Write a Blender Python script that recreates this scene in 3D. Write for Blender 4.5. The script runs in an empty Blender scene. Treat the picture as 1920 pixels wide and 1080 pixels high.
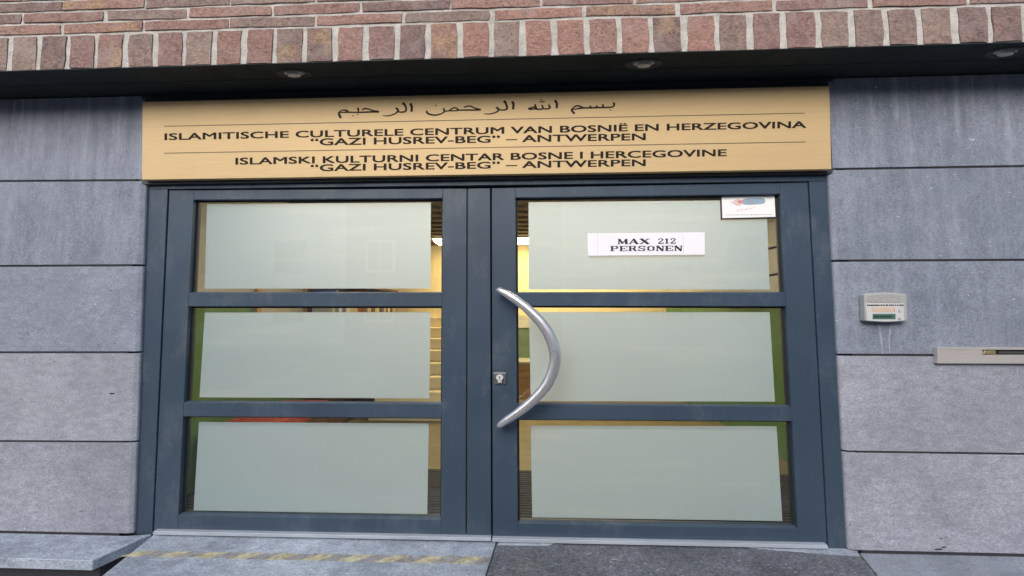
import bpy, bmesh, math, random
from mathutils import Vector, Matrix
random.seed(7)
S = bpy.context.scene
COL = S.collection

# ------------------------------------------------------------------ camera, world, sun, exposure
FPX, YAW, PIT, ROL = 775.0, 0.043, 0.0567, -0.0019
CAM = Vector((0.0, -2.6, 1.41))
def rotmat():
    cy, sy, cp, sp, cr, sr = math.cos(YAW), math.sin(YAW), math.cos(PIT), math.sin(PIT), math.cos(ROL), math.sin(ROL)
    return Matrix(((cr,0,sr),(0,1,0),(-sr,0,cr))) @ Matrix(((1,0,0),(0,cp,sp),(0,-sp,cp))) @ Matrix(((cy,sy,0),(-sy,cy,0),(0,0,1)))
RM = rotmat()
cd = bpy.data.cameras.new('camera'); cam = bpy.data.objects.new('camera', cd); COL.objects.link(cam)
right, fwd, up = RM[0], RM[1], RM[2]
m4 = Matrix(((right[0],up[0],-fwd[0],CAM[0]),(right[1],up[1],-fwd[1],CAM[1]),(right[2],up[2],-fwd[2],CAM[2]),(0,0,0,1)))
cam.matrix_world = m4
cd.sensor_width = 36; cd.sensor_fit = 'HORIZONTAL'; cd.lens = FPX*36/1920
cd.clip_start = 0.05; cd.clip_end = 500
S.camera = cam

SUN_EL, SUN_AZ = math.radians(33), math.radians(196)      # behind the viewer, thin overcast
w = bpy.data.worlds.new('World'); S.world = w; w.use_nodes = True
nt = w.node_tree
sky = nt.nodes.new('ShaderNodeTexSky'); sky.sky_type = 'NISHITA'; sky.sun_disc = False
sky.sun_elevation = SUN_EL; sky.sun_rotation = SUN_AZ; sky.dust_density = 3.0; sky.ozone_density = 1.0; sky.air_density = 1.0
bg = nt.nodes['Background']; bg.inputs['Strength'].default_value = 0.15
nt.links.new(sky.outputs[0], bg.inputs['Color'])
sd = bpy.data.lights.new('sun', 'SUN'); sd.energy = 1.5; sd.angle = math.radians(45); sd.color = (0.98, 0.95, 0.90)
sun = bpy.data.objects.new('sun', sd); COL.objects.link(sun)
sdir = Vector((math.sin(SUN_AZ)*math.cos(SUN_EL), math.cos(SUN_AZ)*math.cos(SUN_EL), math.sin(SUN_EL)))
sun.rotation_euler = sdir.to_track_quat('Z', 'Y').to_euler(); sun.location = (0, -6, 9)
vs = S.view_settings; vs.view_transform = 'Standard'; vs.look = 'None'; vs.exposure = 0.56; vs.gamma = 1; vs.use_curve_mapping = False

# where a line of sight meets a vertical plane y=Y or a level plane z=Z (photo measurements, 1920x1080)
def ray(px, py):
    return RM.transposed() @ Vector(((px-960)/FPX, 1.0, -(py-540)/FPX))
def W(px, py, Y=0.0):
    d = ray(px, py); return CAM + d*((Y-CAM.y)/d.y)
def G(px, py, Z):
    d = ray(px, py); return CAM + d*((Z-CAM.z)/d.z)
def XZ(px, py, Y=0.0):
    p = W(px, py, Y); return (p.x, p.z)

# ------------------------------------------------------------------ node materials
def nmat(name):
    m = bpy.data.materials.new(name); m.use_nodes = True
    return m, m.node_tree, m.node_tree.nodes['Principled BSDF']
def N(t, typ, **kw):
    n = t.nodes.new(typ)
    for k, v in kw.items(): setattr(n, k, v)
    return n
def coords(t, rnd=True, world=False):
    tc = N(t, 'ShaderNodeTexCoord')
    out = tc.outputs['Object']
    if world:
        out = N(t, 'ShaderNodeNewGeometry').outputs['Position']
    if rnd:
        oi = N(t, 'ShaderNodeObjectInfo')
        ml = N(t, 'ShaderNodeMath', operation='MULTIPLY'); ml.inputs[1].default_value = 53.0
        t.links.new(oi.outputs['Random'], ml.inputs[0])
        ad = N(t, 'ShaderNodeVectorMath', operation='ADD')
        t.links.new(out, ad.inputs[0]); t.links.new(ml.outputs[0], ad.inputs[1])
        out = ad.outputs[0]
    return out
def noise(t, vec, scale, detail=4, rough=0.55, stretch=None):
    if stretch:
        mp = N(t, 'ShaderNodeMapping'); mp.inputs['Scale'].default_value = stretch
        t.links.new(vec, mp.inputs['Vector']); vec = mp.outputs[0]
    n = N(t, 'ShaderNodeTexNoise'); n.inputs['Scale'].default_value = scale
    n.inputs['Detail'].default_value = detail; n.inputs['Roughness'].default_value = rough
    t.links.new(vec, n.inputs['Vector']); return n.outputs['Fac']
def ramp(t, fac, stops, interp='LINEAR'):
    r = N(t, 'ShaderNodeValToRGB'); cr = r.color_ramp; cr.interpolation = interp
    while len(cr.elements) < len(stops): cr.elements.new(0.5)
    for e, (p, c) in zip(cr.elements, stops):
        e.position = p; e.color = (c[0], c[1], c[2], 1) if hasattr(c, '__len__') else (c, c, c, 1)
    t.links.new(fac, r.inputs[0]); return r.outputs[0]
def mixc(t, fac, a, b, mode='MIX'):
    n = N(t, 'ShaderNodeMix', data_type='RGBA', blend_type=mode)
    for sock, v in ((n.inputs[0], fac), (n.inputs[6], a), (n.inputs[7], b)):
        if hasattr(v, 'is_output') or isinstance(v, bpy.types.NodeSocket): t.links.new(v, sock)
        elif hasattr(v, '__len__'): sock.default_value = (v[0], v[1], v[2], 1)
        elif sock.type == 'RGBA': sock.default_value = (v, v, v, 1)
        else: sock.default_value = v
    return n.outputs[2]
def bump(t, b, h, strength=0.3, dist=0.01):
    n = N(t, 'ShaderNodeBump'); n.inputs['Strength'].default_value = strength; n.inputs['Distance'].default_value = dist
    t.links.new(h, n.inputs['Height']); t.links.new(n.outputs[0], b.inputs['Normal'])
def setp(b, col=None, rough=None, metal=None, spec=None):
    if col is not None: b.inputs['Base Color'].default_value = (*col, 1)
    if rough is not None: b.inputs['Roughness'].default_value = rough
    if metal is not None: b.inputs['Metallic'].default_value = metal
    if spec is not None: b.inputs['Specular IOR Level'].default_value = spec
def plain(name, col, rough=0.5, metal=0.0, var=0.12, scale=9, bmp=0.0, spec=0.5, stretch=None):
    m, t, b = nmat(name); setp(b, col, rough, metal, spec)
    v = coords(t); f = noise(t, v, scale, 5, 0.6, stretch)
    lo = tuple(c*(1-var) for c in col); hi = tuple(min(1, c*(1+var)) for c in col)
    t.links.new(ramp(t, f, [(0.3, lo), (0.7, hi)]), b.inputs['Base Color'])
    t.links.new(ramp(t, noise(t, v, scale*3, 3), [(0.3, max(0.02, rough-0.06)), (0.7, min(1, rough+0.08))]), b.inputs['Roughness'])
    if bmp: bump(t, b, noise(t, v, scale*14, 4), bmp, 0.004)
    return m

# blue-grey sawn stone with pores, pale specks, rain streaks hanging from the top edge
def stone_mat(name, lo, hi, streaks=True, grain=1.0, rough=0.72, extra=False):
    m, t, b = nmat(name); setp(b, hi, rough, 0, 0.4)
    v = coords(t); vw = coords(t, False, True)
    big = noise(t, v, 1.3, 6, 0.6)
    fib = noise(t, v, 26, 5, 0.7, (1.0, 1.0, 0.55) if streaks else (0.5, 1.0, 1.2))
    fine = noise(t, v, 150*grain, 3, 0.75, (0.6, 1, 1))
    c = ramp(t, big, [(0.25, lo), (0.75, hi)])
    c = mixc(t, 0.40, c, ramp(t, fib, [(0.3, 0.28), (0.7, 0.72)]), 'OVERLAY')
    c = mixc(t, 0.75, c, ramp(t, fine, [(0.25, 0.2), (0.75, 0.8)]), 'OVERLAY')
    c = mixc(t, ramp(t, noise(t, v, 2.1, 5, 0.7, (0.7, 1, 1)), [(0.48, 0.0), (0.68, 0.38)]), c, tuple(x*0.72 for x in lo))
    blot = noise(t, v, 4.5, 7, 0.75)
    c = mixc(t, ramp(t, blot, [(0.5, 0.0), (0.72, 0.35)]), c, tuple(x*0.62 for x in lo))
    sp = noise(t, v, 55, 2, 0.5, (0.5, 1, 1))
    msk = noise(t, v, 3.0, 2)
    spk = ramp(t, sp, [(0.67, 0.0), (0.73, 1.0)] if extra else [(0.715, 0.0), (0.76, 1.0)])
    c = mixc(t, mixc(t, 1.0, spk, ramp(t, msk, [(0.5, 0.0), (0.6, 0.75)]), 'MULTIPLY'), c, (0.62, 0.62, 0.66))
    pit = ramp(t, noise(t, v, 34, 2, 0.5, (0.45, 1, 1.1)), [(0.24, 1.0), (0.27, 0.0)])
    c = mixc(t, mixc(t, 1.0, pit, 0.7, 'MULTIPLY'), c, tuple(x*0.35 for x in lo))
    if streaks:
        sx = N(t, 'ShaderNodeSeparateXYZ'); t.links.new(vw, sx.inputs[0])
        st = noise(t, vw, 5.5, 4, 0.6, (3.2, 1, 0.22))
        zz = N(t, 'ShaderNodeMapRange'); zz.inputs[1].default_value = 2.0; zz.inputs[2].default_value = 2.85
        t.links.new(sx.outputs[2], zz.inputs[0])
        gs = ramp(t, noise(t, vw, 3.5, 5, 0.65, (3.0, 1, 0.35)), [(0.45, 0.0), (0.70, 0.30)])
        c = mixc(t, gs, c, tuple(x*1.5 for x in hi))
        mk = mixc(t, 1.0, ramp(t, st, [(0.55, 0.0), (0.68, 0.42)]), zz.outputs[0], 'MULTIPLY')
        c = mixc(t, mk, c, (0.42, 0.43, 0.47))
        st2 = noise(t, vw, 9, 3, 0.6, (2.0, 1, 0.15))
        mk2 = mixc(t, 1.0, ramp(t, st2, [(0.5, 0.0), (0.7, 0.4)]), zz.outputs[0], 'MULTIPLY')
        c = mixc(t, mk2, c, tuple(x*0.5 for x in lo))
    if extra:
        e1 = noise(t, v, 110, 3, 0.7, (0.7, 1, 1)); e2 = noise(t, v, 9, 5, 0.7)
        c = mixc(t, extra, c, ramp(t, e1, [(0.38, 0.2), (0.62, 0.8)]), 'OVERLAY')
        c = mixc(t, 0.5, c, ramp(t, e2, [(0.35, 0.3), (0.65, 0.75)]), 'OVERLAY')
    t.links.new(c, b.inputs['Base Color'])
    h = mixc(t, 0.5, fine, fib)
    bump(t, b, h, 0.35, 0.004)
    return m
M = {}
M['stone'] = stone_mat('shaded_blue_grey_stone', (0.145, 0.170, 0.222), (0.225, 0.254, 0.316))  # dark upper, pale lower courses: stone tone with soffit shading painted in
M['stone_low'] = stone_mat('lit_pale_grey_stone', (0.222, 0.242, 0.290), (0.318, 0.337, 0.392), False)
M['stone_mid'] = stone_mat('half_lit_grey_stone', (0.180, 0.207, 0.266), (0.270, 0.298, 0.368), False)
M['pave_light'] = stone_mat('light_step_stone', (0.185, 0.22, 0.28), (0.44, 0.50, 0.58), False, 0.8, 0.72, 0.22)
M['pave_dark'] = stone_mat('dark_step_granite', (0.07, 0.078, 0.095), (0.17, 0.182, 0.21), False, 0.45, 0.6, 0.75)
M['pave_mid'] = stone_mat('mid_grey_paving', (0.20, 0.225, 0.275), (0.39, 0.415, 0.47), False, 0.8)
M['joint'] = plain('dark_joint', (0.035, 0.036, 0.045), 0.9)

# brick
m, t, b = nmat('handmade_brick'); M['brick'] = m; setp(b, None, 0.9, 0, 0.2)
v = coords(t); oi = N(t, 'ShaderNodeObjectInfo')
base = ramp(t, oi.outputs['Random'], [(0.0, (0.165,0.118,0.115)), (0.14, (0.235,0.145,0.130)), (0.30, (0.205,0.153,0.140)), (0.44, (0.265,0.165,0.143)),
        (0.60, (0.215,0.138,0.130)), (0.74, (0.235,0.180,0.158)), (0.88, (0.285,0.165,0.140)), (1.0, (0.15,0.122,0.122))], 'CONSTANT')
n1 = noise(t, v, 11, 6, 0.7)
c = mixc(t, ramp(t, n1, [(0.42, 0.0), (0.75, 0.6)]), base, (0.29, 0.20, 0.165))
ml = N(t, 'ShaderNodeMath', operation='MULTIPLY'); ml.inputs[1].default_value = 17.31; t.links.new(oi.outputs['Random'], ml.inputs[0])
fr = N(t, 'ShaderNodeMath', operation='FRACT'); t.links.new(ml.outputs[0], fr.inputs[0])
yel = mixc(t, 1.0, ramp(t, noise(t, v, 8, 3), [(0.45, 0.0), (0.62, 0.8)]), ramp(t, fr.outputs[0], [(0.86, 0.0), (0.88, 0.7)]), 'MULTIPLY')
c = mixc(t, yel, c, (0.36, 0.25, 0.14))
n2 = noise(t, v, 30, 6, 0.72, (1.0, 1.0, 1.6)); n2.node.inputs['Distortion'].default_value = 1.6
c = mixc(t, 0.8, c, ramp(t, n2, [(0.32, 0.15), (0.68, 0.85)]), 'OVERLAY')
n4 = noise(t, v, 22, 5, 0.8, (1, 1, 2.2))
c = mixc(t, ramp(t, n4, [(0.60, 0.0), (0.74, 0.5)]), c, (0.08, 0.06, 0.062))
c = mixc(t, ramp(t, noise(t, v, 5, 5, 0.7), [(0.52, 0.0), (0.70, 0.5)]), c, (0.30, 0.27, 0.26))
t.links.new(c, b.inputs['Base Color'])
mus = mixc(t, 0.5, n2, n4); bump(t, b, mus, 0.7, 0.007)
# mortar
m, t, b = nmat('pale_mortar'); M['mortar'] = m; setp(b, None, 0.95, 0, 0.1)
v = coords(t, False)
c = ramp(t, noise(t, v, 14, 6, 0.7), [(0.3, (0.34,0.335,0.32)), (0.7, (0.58,0.565,0.54))])
c = mixc(t, 0.5, c, ramp(t, noise(t, v, 120, 3), [(0.3, 0.3), (0.7, 0.7)]), 'OVERLAY')
t.links.new(c, b.inputs['Base Color']); bump(t, b, noise(t, v, 45, 5, 0.7), 0.8, 0.01)

# powder-coated door frame, with scuffs and dust
m, t, b = nmat('anthracite_blue_coating'); M['frame'] = m; setp(b, None, 0.42, 0, 0.35)
v = coords(t, False, True)
c = ramp(t, noise(t, v, 1.6, 5, 0.6), [(0.3, (0.031,0.052,0.080)), (0.7, (0.041,0.067,0.103))])
c = mixc(t, ramp(t, noise(t, v, 3.2, 7, 0.8, (1, 1, 0.6)), [(0.52, 0.0), (0.75, 0.32)]), c, (0.20, 0.22, 0.25))
scr = ramp(t, noise(t, v, 20, 5, 0.7, (0.35, 1, 2.4)), [(0.735, 0.0), (0.76, 0.5)])
c = mixc(t, scr, c, (0.34, 0.36, 0.40))
t.links.new(c, b.inputs['Base Color'])
t.links.new(ramp(t, noise(t, v, 6, 5, 0.6), [(0.3, 0.36), (0.7, 0.55)]), b.inputs['Roughness'])
bump(t, b, noise(t, v, 260, 2), 0.05, 0.001)
M['soffit'] = plain('black_soffit_sheet', (0.018, 0.026, 0.029), 0.7, 0, 0.25, 2.5, spec=0.25)
M['lintel'] = plain('dark_grey_trim', (0.026, 0.031, 0.040), 0.5, 0, 0.35, 3, stretch=(0.3,1,3))
M['rubber'] = plain('black_rubber', (0.010, 0.011, 0.013), 0.65)
M['alu'] = plain('dull_aluminium', (0.46, 0.51, 0.58), 0.38, 0.35, 0.18, 5, stretch=(0.3,1,1))

# gold anodised sign plate
m, t, b = nmat('gold_plate'); M['gold'] = m; setp(b, None, 0.55, 0.12, 0.4)
v = coords(t, False)
c = ramp(t, noise(t, v, 1.1, 4), [(0.3, (0.505,0.368,0.190)), (0.7, (0.53,0.388,0.202))])
c = mixc(t, 0.10, c, ramp(t, noise(t, v, 90, 3, 0.6, (0.08, 1, 3)), [(0.3, 0.2), (0.7, 0.8)]), 'OVERLAY')
t.links.new(c, b.inputs['Base Color'])
M['gold_edge'] = plain('gold_plate_edge', (0.80, 0.62, 0.38), 0.35, 0.3, 0.05)
M['ink'] = plain('black_lettering', (0.020, 0.015, 0.012), 0.7, 0, 0.2, spec=0.15)
M['ink_line'] = plain('brown_engraved_line', (0.11, 0.075, 0.045), 0.6, 0, 0.2)
M['steel'] = plain('brushed_stainless', (0.66, 0.66, 0.69), 0.33, 0.85, 0.05, 30, stretch=(1,1,0.1))
M['steel_dark'] = plain('dark_chrome', (0.30, 0.31, 0.33), 0.3, 0.9, 0.1)
M['silver'] = plain('silver_plastic', (0.38, 0.39, 0.395), 0.42, 0.15, 0.06, 20, 0.05)
M['silver_white'] = plain('pale_plastic', (0.52, 0.535, 0.545), 0.4, 0.0, 0.04)
M['grille'] = plain('speaker_grille', (0.34, 0.34, 0.335), 0.6, 0.1, 0.35, 160, 0.3)
M['letterplate'] = plain('beige_aluminium', (0.50, 0.475, 0.465), 0.38, 0.35, 0.05, 6, stretch=(0.2,1,1))
M['brass'] = plain('worn_brass', (0.62, 0.50, 0.26), 0.35, 0.8, 0.25)
M['white'] = plain('white_board', (0.80, 0.80, 0.86), 0.35, 0, 0.03)
M['paper'] = plain('white_paper', (0.82, 0.82, 0.83), 0.6, 0, 0.02)
M['label_beige'] = plain('beige_label', (0.55, 0.43, 0.33), 0.5)
M['label_green'] = plain('green_label', (0.05, 0.125, 0.10), 0.5)
M['red'] = plain('red_print', (0.62, 0.22, 0.22), 0.6)
M['blue'] = plain('blue_print', (0.28, 0.38, 0.48), 0.6)
M['greyprint'] = plain('grey_print', (0.42, 0.42, 0.42), 0.6)
M['pinkprint'] = plain('faded_red_print', (0.72, 0.55, 0.55), 0.6)
M['lens'] = plain('frosted_lamp_glass', (0.55, 0.53, 0.48), 0.25, 0, 0.2, 30)
M['lime'] = plain('pale_lime_runs', (0.275, 0.30, 0.355), 0.85, 0, 0.25, 40)
M['tape_y'] = plain('worn_yellow_tape', (0.42, 0.39, 0.27), 0.85, 0, 0.4, 30)
M['tape_g'] = plain('worn_grey_tape', (0.26, 0.26, 0.26), 0.85, 0, 0.4, 30)

# glass: thin pane, clear with a true Fresnel reflection
m, t, b = nmat('window_glass'); M['glass'] = m
t.nodes.remove(b); out = t.nodes['Material Output']
tr = N(t, 'ShaderNodeBsdfTransparent'); tr.inputs[0].default_value = (0.95, 0.97, 0.965, 1)
gl = N(t, 'ShaderNodeBsdfGlossy'); gl.inputs['Roughness'].default_value = 0.0
vg = coords(t, False, True); bn = N(t, 'ShaderNodeBump'); bn.inputs['Strength'].default_value = 0.12; bn.inputs['Distance'].default_value = 0.004
t.links.new(noise(t, vg, 3.0, 2), bn.inputs['Height']); t.links.new(bn.outputs[0], gl.inputs['Normal'])
lw = N(t, 'ShaderNodeLayerWeight'); lw.inputs['Blend'].default_value = 0.5
pw_ = N(t, 'ShaderNodeMath', operation='POWER'); pw_.inputs[1].default_value = 5.0; t.links.new(lw.outputs['Facing'], pw_.inputs[0])
fz = N(t, 'ShaderNodeMath', operation='MULTIPLY_ADD'); fz.inputs[1].default_value = 0.9; fz.inputs[2].default_value = 0.085; t.links.new(pw_.outputs[0], fz.inputs[0])
mx = N(t, 'ShaderNodeMixShader'); t.links.new(fz.outputs[0], mx.inputs[0]); t.links.new(tr.outputs[0], mx.inputs[1]); t.links.new(gl.outputs[0], mx.inputs[2])
t.links.new(mx.outputs[0], out.inputs['Surface'])
# frosted film: diffuse and translucent, so the room behind warms it
m, t, b = nmat('frosted_film'); M['film'] = m
t.nodes.remove(b); out = t.nodes['Material Output']
v = coords(t, True)
colr = ramp(t, noise(t, v, 0.9, 3), [(0.3, (0.26,0.45,0.58)), (0.7, (0.30,0.50,0.63))])
wip = ramp(t, noise(t, v, 3.2, 4, 0.6, (0.22, 1, 2.6)), [(0.55, 0.0), (0.68, 0.20)])
colr = mixc(t, wip, colr, (0.78, 0.83, 0.82))
df = N(t, 'ShaderNodeBsdfDiffuse'); tl = N(t, 'ShaderNodeBsdfTranslucent')
t.links.new(colr, df.inputs[0]); tl.inputs[0].default_value = (0.82, 0.84, 0.885, 1)
mx = N(t, 'ShaderNodeMixShader'); mx.inputs[0].default_value = 0.50
t.links.new(df.outputs[0], mx.inputs[1]); t.links.new(tl.outputs[0], mx.inputs[2]); t.links.new(mx.outputs[0], out.inputs['Surface'])

# room and street
M['cream'] = plain('cream_wall_paint', (0.78, 0.70, 0.50), 0.7, 0, 0.05)
M['green'] = plain('green_wall_paint', (0.095, 0.205, 0.075), 0.55, 0, 0.15, 4)
M['greywall'] = plain('grey_beige_wall', (0.46, 0.44, 0.38), 0.7, 0, 0.1)
M['ceiling'] = plain('brown_slatted_ceiling', (0.13, 0.095, 0.07), 0.8, 0, 0.5, 7, 0.4)
M['floor'] = plain('olive_tiles', (0.20, 0.175, 0.11), 0.5, 0, 0.2, 5)
M['mat'] = plain('dark_mat', (0.055, 0.058, 0.055), 0.95, 0, 0.3)
M['wood'] = plain('orange_wood', (0.42, 0.24, 0.09), 0.5, 0, 0.3, 4, stretch=(1,1,5))
M['darkwood'] = plain('dark_wood', (0.11, 0.065, 0.045), 0.6, 0, 0.3, 6)
M['redcloth'] = plain('red_upholstery', (0.42, 0.075, 0.06), 0.9, 0, 0.4, 18)
M['greycab'] = plain('grey_cabinet', (0.42, 0.43, 0.42), 0.5, 0, 0.1)
M['bluebook'] = plain('blue_binder', (0.09, 0.13, 0.33), 0.6)
M['whitebook'] = plain('white_binder', (0.62, 0.62, 0.60), 0.6)
M['road'] = plain('asphalt', (0.055, 0.055, 0.058), 0.9, 0, 0.3, 6, 0.4)
M['pavement'] = plain('concrete_pavement', (0.25, 0.25, 0.25), 0.9, 0, 0.2, 3, 0.2)
M['farbrick'] = plain('far_brown_brick', (0.14, 0.095, 0.07), 0.9, 0, 0.6, 5)
M['farwhite'] = plain('far_white_render', (0.60, 0.60, 0.57), 0.9, 0, 0.1)
M['farframe'] = plain('far_grey_frame', (0.17, 0.16, 0.15), 0.8)
M['farglass'] = plain('far_dark_glass', (0.05, 0.06, 0.07), 0.2, 0, 0.2)
m, t, b = nmat('warm_lamp_diffuser'); M['lamp'] = m
setp(b, (0.9, 0.85, 0.7), 0.5); b.inputs['Emission Color'].default_value = (1.0, 0.74, 0.33, 1); b.inputs['Emission Strength'].default_value = 14.0

m, t, b = nmat('fill_lamp_diffuser'); M['lamp_fill'] = m
setp(b, (0.9, 0.88, 0.8), 0.5); b.inputs['Emission Color'].default_value = (1.0, 0.88, 0.68, 1); b.inputs['Emission Strength'].default_value = 17.0  # glow of the added fill lamp inside the door

# ------------------------------------------------------------------ object helpers
def thing(name, label, cat, loc=(0,0,0), group=None):
    o = bpy.data.objects.new(name, None); COL.objects.link(o); o.location = loc; o.empty_display_size = 0.1
    o['label'] = label; o['category'] = cat
    if group: o['group'] = group
    return o
def obj(name, verts, faces, mat, parent=None, bevel=0.0, smooth=False, seg=1):
    me = bpy.data.meshes.new(name)
    vs_ = [Vector(v_) for v_ in verts]
    o = bpy.data.objects.new(name, me)
    c0 = sum(vs_, Vector())/len(vs_)
    me.from_pydata([tuple(v_-c0) for v_ in vs_], [], faces); me.materials.append(mat)
    bm = bmesh.new(); bm.from_mesh(me); bmesh.ops.recalc_face_normals(bm, faces=bm.faces); bm.to_mesh(me); bm.free()
    COL.objects.link(o)
    if parent is not None:
        o.parent = parent
        pw = Vector(parent.location); pp = parent.parent
        while pp is not None: pw += Vector(pp.location); pp = pp.parent
        o.location = c0 - pw
    else: o.location = c0
    if smooth:
        for p in me.polygons: p.use_smooth = True
    if bevel:
        md = o.modifiers.new('bevel', 'BEVEL'); md.width = bevel; md.segments = seg; md.limit_method = 'ANGLE'
    return o
class MB:
    def __init__(s): s.v = []; s.f = []
    def add(s, vs_, fs):
        n = len(s.v); s.v += [tuple(a) for a in vs_]; s.f += [tuple(i+n for i in f_) for f_ in fs]; return s
    def box(s, x0, x1, y0, y1, z0, z1):
        return s.prism([(x0,z0),(x1,z0),(x1,z1),(x0,z1)], y0, y1)
    def prism(s, pts, y0, y1):                      # polygon in x-z, extruded along y
        n = len(pts)
        vs_ = [(p[0], y0, p[1]) for p in pts] + [(p[0], y1, p[1]) for p in pts]
        fs = [tuple(range(n)), tuple(range(2*n-1, n-1, -1))] + [(i, i+n, (i+1)%n+n, (i+1)%n) for i in range(n)]
        return s.add(vs_, fs)
    def slab(s, pts, z0, z1):                       # polygon in x-y, extruded along z
        n = len(pts)
        vs_ = [(p[0], p[1], z0) for p in pts] + [(p[0], p[1], z1) for p in pts]
        fs = [tuple(range(n)), tuple(range(2*n-1, n-1, -1))] + [(i, i+n, (i+1)%n+n, (i+1)%n) for i in range(n)]
        return s.add(vs_, fs)
    def tube(s, pts, radii, n=14, flat=1.0):        # round bar along points; flat scales the y radius
        rings = []
        for i, p in enumerate(pts):
            p = Vector(p); a = Vector(pts[max(0, i-1)]); c_ = Vector(pts[min(len(pts)-1, i+1)])
            d = (c_-a).normalized(); sdv = d.cross(Vector((0,1,0)))
            if sdv.length < 1e-3: sdv = Vector((1,0,0))
            sdv.normalize(); u = sdv.cross(d).normalized()
            rings.append([tuple(p + sdv*math.cos(2*math.pi*k/n)*radii[i] + u*math.sin(2*math.pi*k/n)*radii[i]*flat) for k in range(n)])
        vs_ = [q for r in rings for q in r]; fs = []
        for i in range(len(pts)-1):
            for k in range(n): fs.append((i*n+k, i*n+(k+1)%n, (i+1)*n+(k+1)%n, (i+1)*n+k))
        fs += [tuple(range(n)), tuple(range((len(pts)-1)*n, len(pts)*n))]
        return s.add(vs_, fs)
    def build(s, name, mat, parent=None, **kw): return obj(name, s.v, s.f, mat, parent, **kw)
def struct(o): o['kind'] = 'structure'; return o
def quad(pxs, Y): return [XZ(x, y, Y) for x, y in pxs]

# ------------------------------------------------------------------ ground
struct(MB().slab([(-60,-14),(60,-14),(60,-3.2),(-60,-3.2)], -0.5, -0.33).build('road', M['road']))
struct(MB().slab([(-60,-3.2),(60,-3.2),(60,0.3),(-60,0.3)], -0.5, -0.21).build('pavement', M['pavement']))
struct(MB().slab([(-200,-200),(200,-200),(200,200),(-200,200)], -0.7, -0.5).build('ground', M['pavement']))
struct(MB().slab([(-60,-17),(60,-17),(60,-14),(-60,-14)], -0.5, -0.19).build('far_pavement', M['pavement']))

# steps in front of the door: three slabs with tight joints
def gp(px, py, Z=-0.01): p = G(px, py, Z); return (p.x, p.y)
def ext(a, b, k): return (a[0]+(b[0]-a[0])*k, a[1]+(b[1]-a[1])*k)
st = thing('entrance_step', 'wide low stone step running along the foot of the glazed double door', 'step', (0,0,-0.01))
LJ0, LJ1 = (-2.43, 0.10), (-2.26, -0.62)
MJ0, MJ1 = (-0.203, 0.10), (-0.275, -0.62)
RJ0, RJ1 = (1.960, 0.10), (1.72, -0.62)
g = 0.004
sl = MB().slab([LJ0, LJ1, (MJ1[0]-g, MJ1[1]), (MJ0[0]-g, MJ0[1])], -0.20, -0.012).build('step_slab', M['pave_light'], st, bevel=0.003)
sl['label'] = 'light bluish step slab with the worn hazard tape'
sl = MB().slab([(MJ0[0]+g, MJ0[1]), (MJ1[0]+g, MJ1[1]), (RJ1[0]-g, RJ1[1]), (RJ0[0]-g, RJ0[1])], -0.20, -0.008).build('step_slab', M['pave_dark'], st, bevel=0.003)
sl['label'] = 'dark speckled granite step slab'
sl = MB().slab([(1.925+g, -0.002), (RJ1[0]+g, RJ1[1]), (4.9, -0.62), (4.9, -0.002)], -0.20, -0.010).build('step_slab', M['pave_mid'], st, bevel=0.003)
sl['label'] = 'grey step slab below the right stone wall'
# light cement fillet left along the threshold at the two ends of the dark slab
MB().slab([(-0.19,0.03),(-0.20,-0.01),(0.10,-0.004),(0.16,0.03)], -0.0078, -0.0035).build('cement_smear', M['pave_light'], st)
MB().slab([(1.25,0.03),(1.45,0.002),(1.90,-0.045),(1.93,0.03)], -0.0078, -0.0035).build('cement_smear', M['pave_light'], st)

# hazard tape on the light slab
tp = thing('hazard_tape', 'worn strip of yellow and grey diagonal hazard tape on the light step slab', 'tape', (-1.3,-0.15,-0.011))
yb0 = [gp(238,1033,-0.011), gp(920,1045,-0.011)]; yb1 = [gp(226,1043,-0.011), gp(914,1058.5,-0.011)]
nst = 20; rt = random.Random(3)
def tl_(a, b, u): return (a[0]+(b[0]-a[0])*u, a[1]+(b[1]-a[1])*u)
for i in range(nst):
    u0, u1 = i/nst, (i+1)/nst
    sk = 0.036
    q = [tl_(yb0[0], yb0[1], min(1, u0+sk)), tl_(yb0[0], yb0[1], min(1, u1+sk)), tl_(yb1[0], yb1[1], u1), tl_(yb1[0], yb1[1], u0)]
    if i == nst-1: q = [tl_(yb0[0], yb0[1], u0+sk), (yb0[1][0]-0.002, yb0[1][1]), tl_(yb1[0], yb1[1], u1), tl_(yb1[0], yb1[1], u0)]
    # worn, ragged edges
    top = [(tl_(q[0], q[1], k/4)[0], tl_(q[0], q[1], k/4)[1]+rt.uniform(-0.005, 0.003)) for k in range(5)]
    bot = [(tl_(q[3], q[2], k/4)[0], tl_(q[3], q[2], k/4)[1]+rt.uniform(-0.003, 0.006)) for k in range(4, -1, -1)]
    o = MB().slab(top+bot, -0.0115, -0.0085).build('yellow_stripe' if i % 2 == 0 else 'grey_stripe', M['tape_y'] if i % 2 == 0 else M['tape_g'], tp)

# stone ledge at the left
lg = thing('stone_ledge', 'thick grey stone ledge jutting out at the foot of the left wall', 'ledge', (-3.0,-0.12,-0.06))
MB().slab([(-4.9,-0.003),(-2.56,-0.003),(-2.415,0.022),(-2.50,-0.262),(-4.9,-0.262)], -0.062, -0.004).build('ledge_slab', M['pave_light'], lg, bevel=0.004)
MB().slab([(-4.9,0.0),(-2.50,0.0),(-2.56,-0.16),(-4.9,-0.16)], -0.21, -0.064).build('shaded_plinth', M['joint'], lg)  # near-black colour paints in the shadow under the ledge

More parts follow.
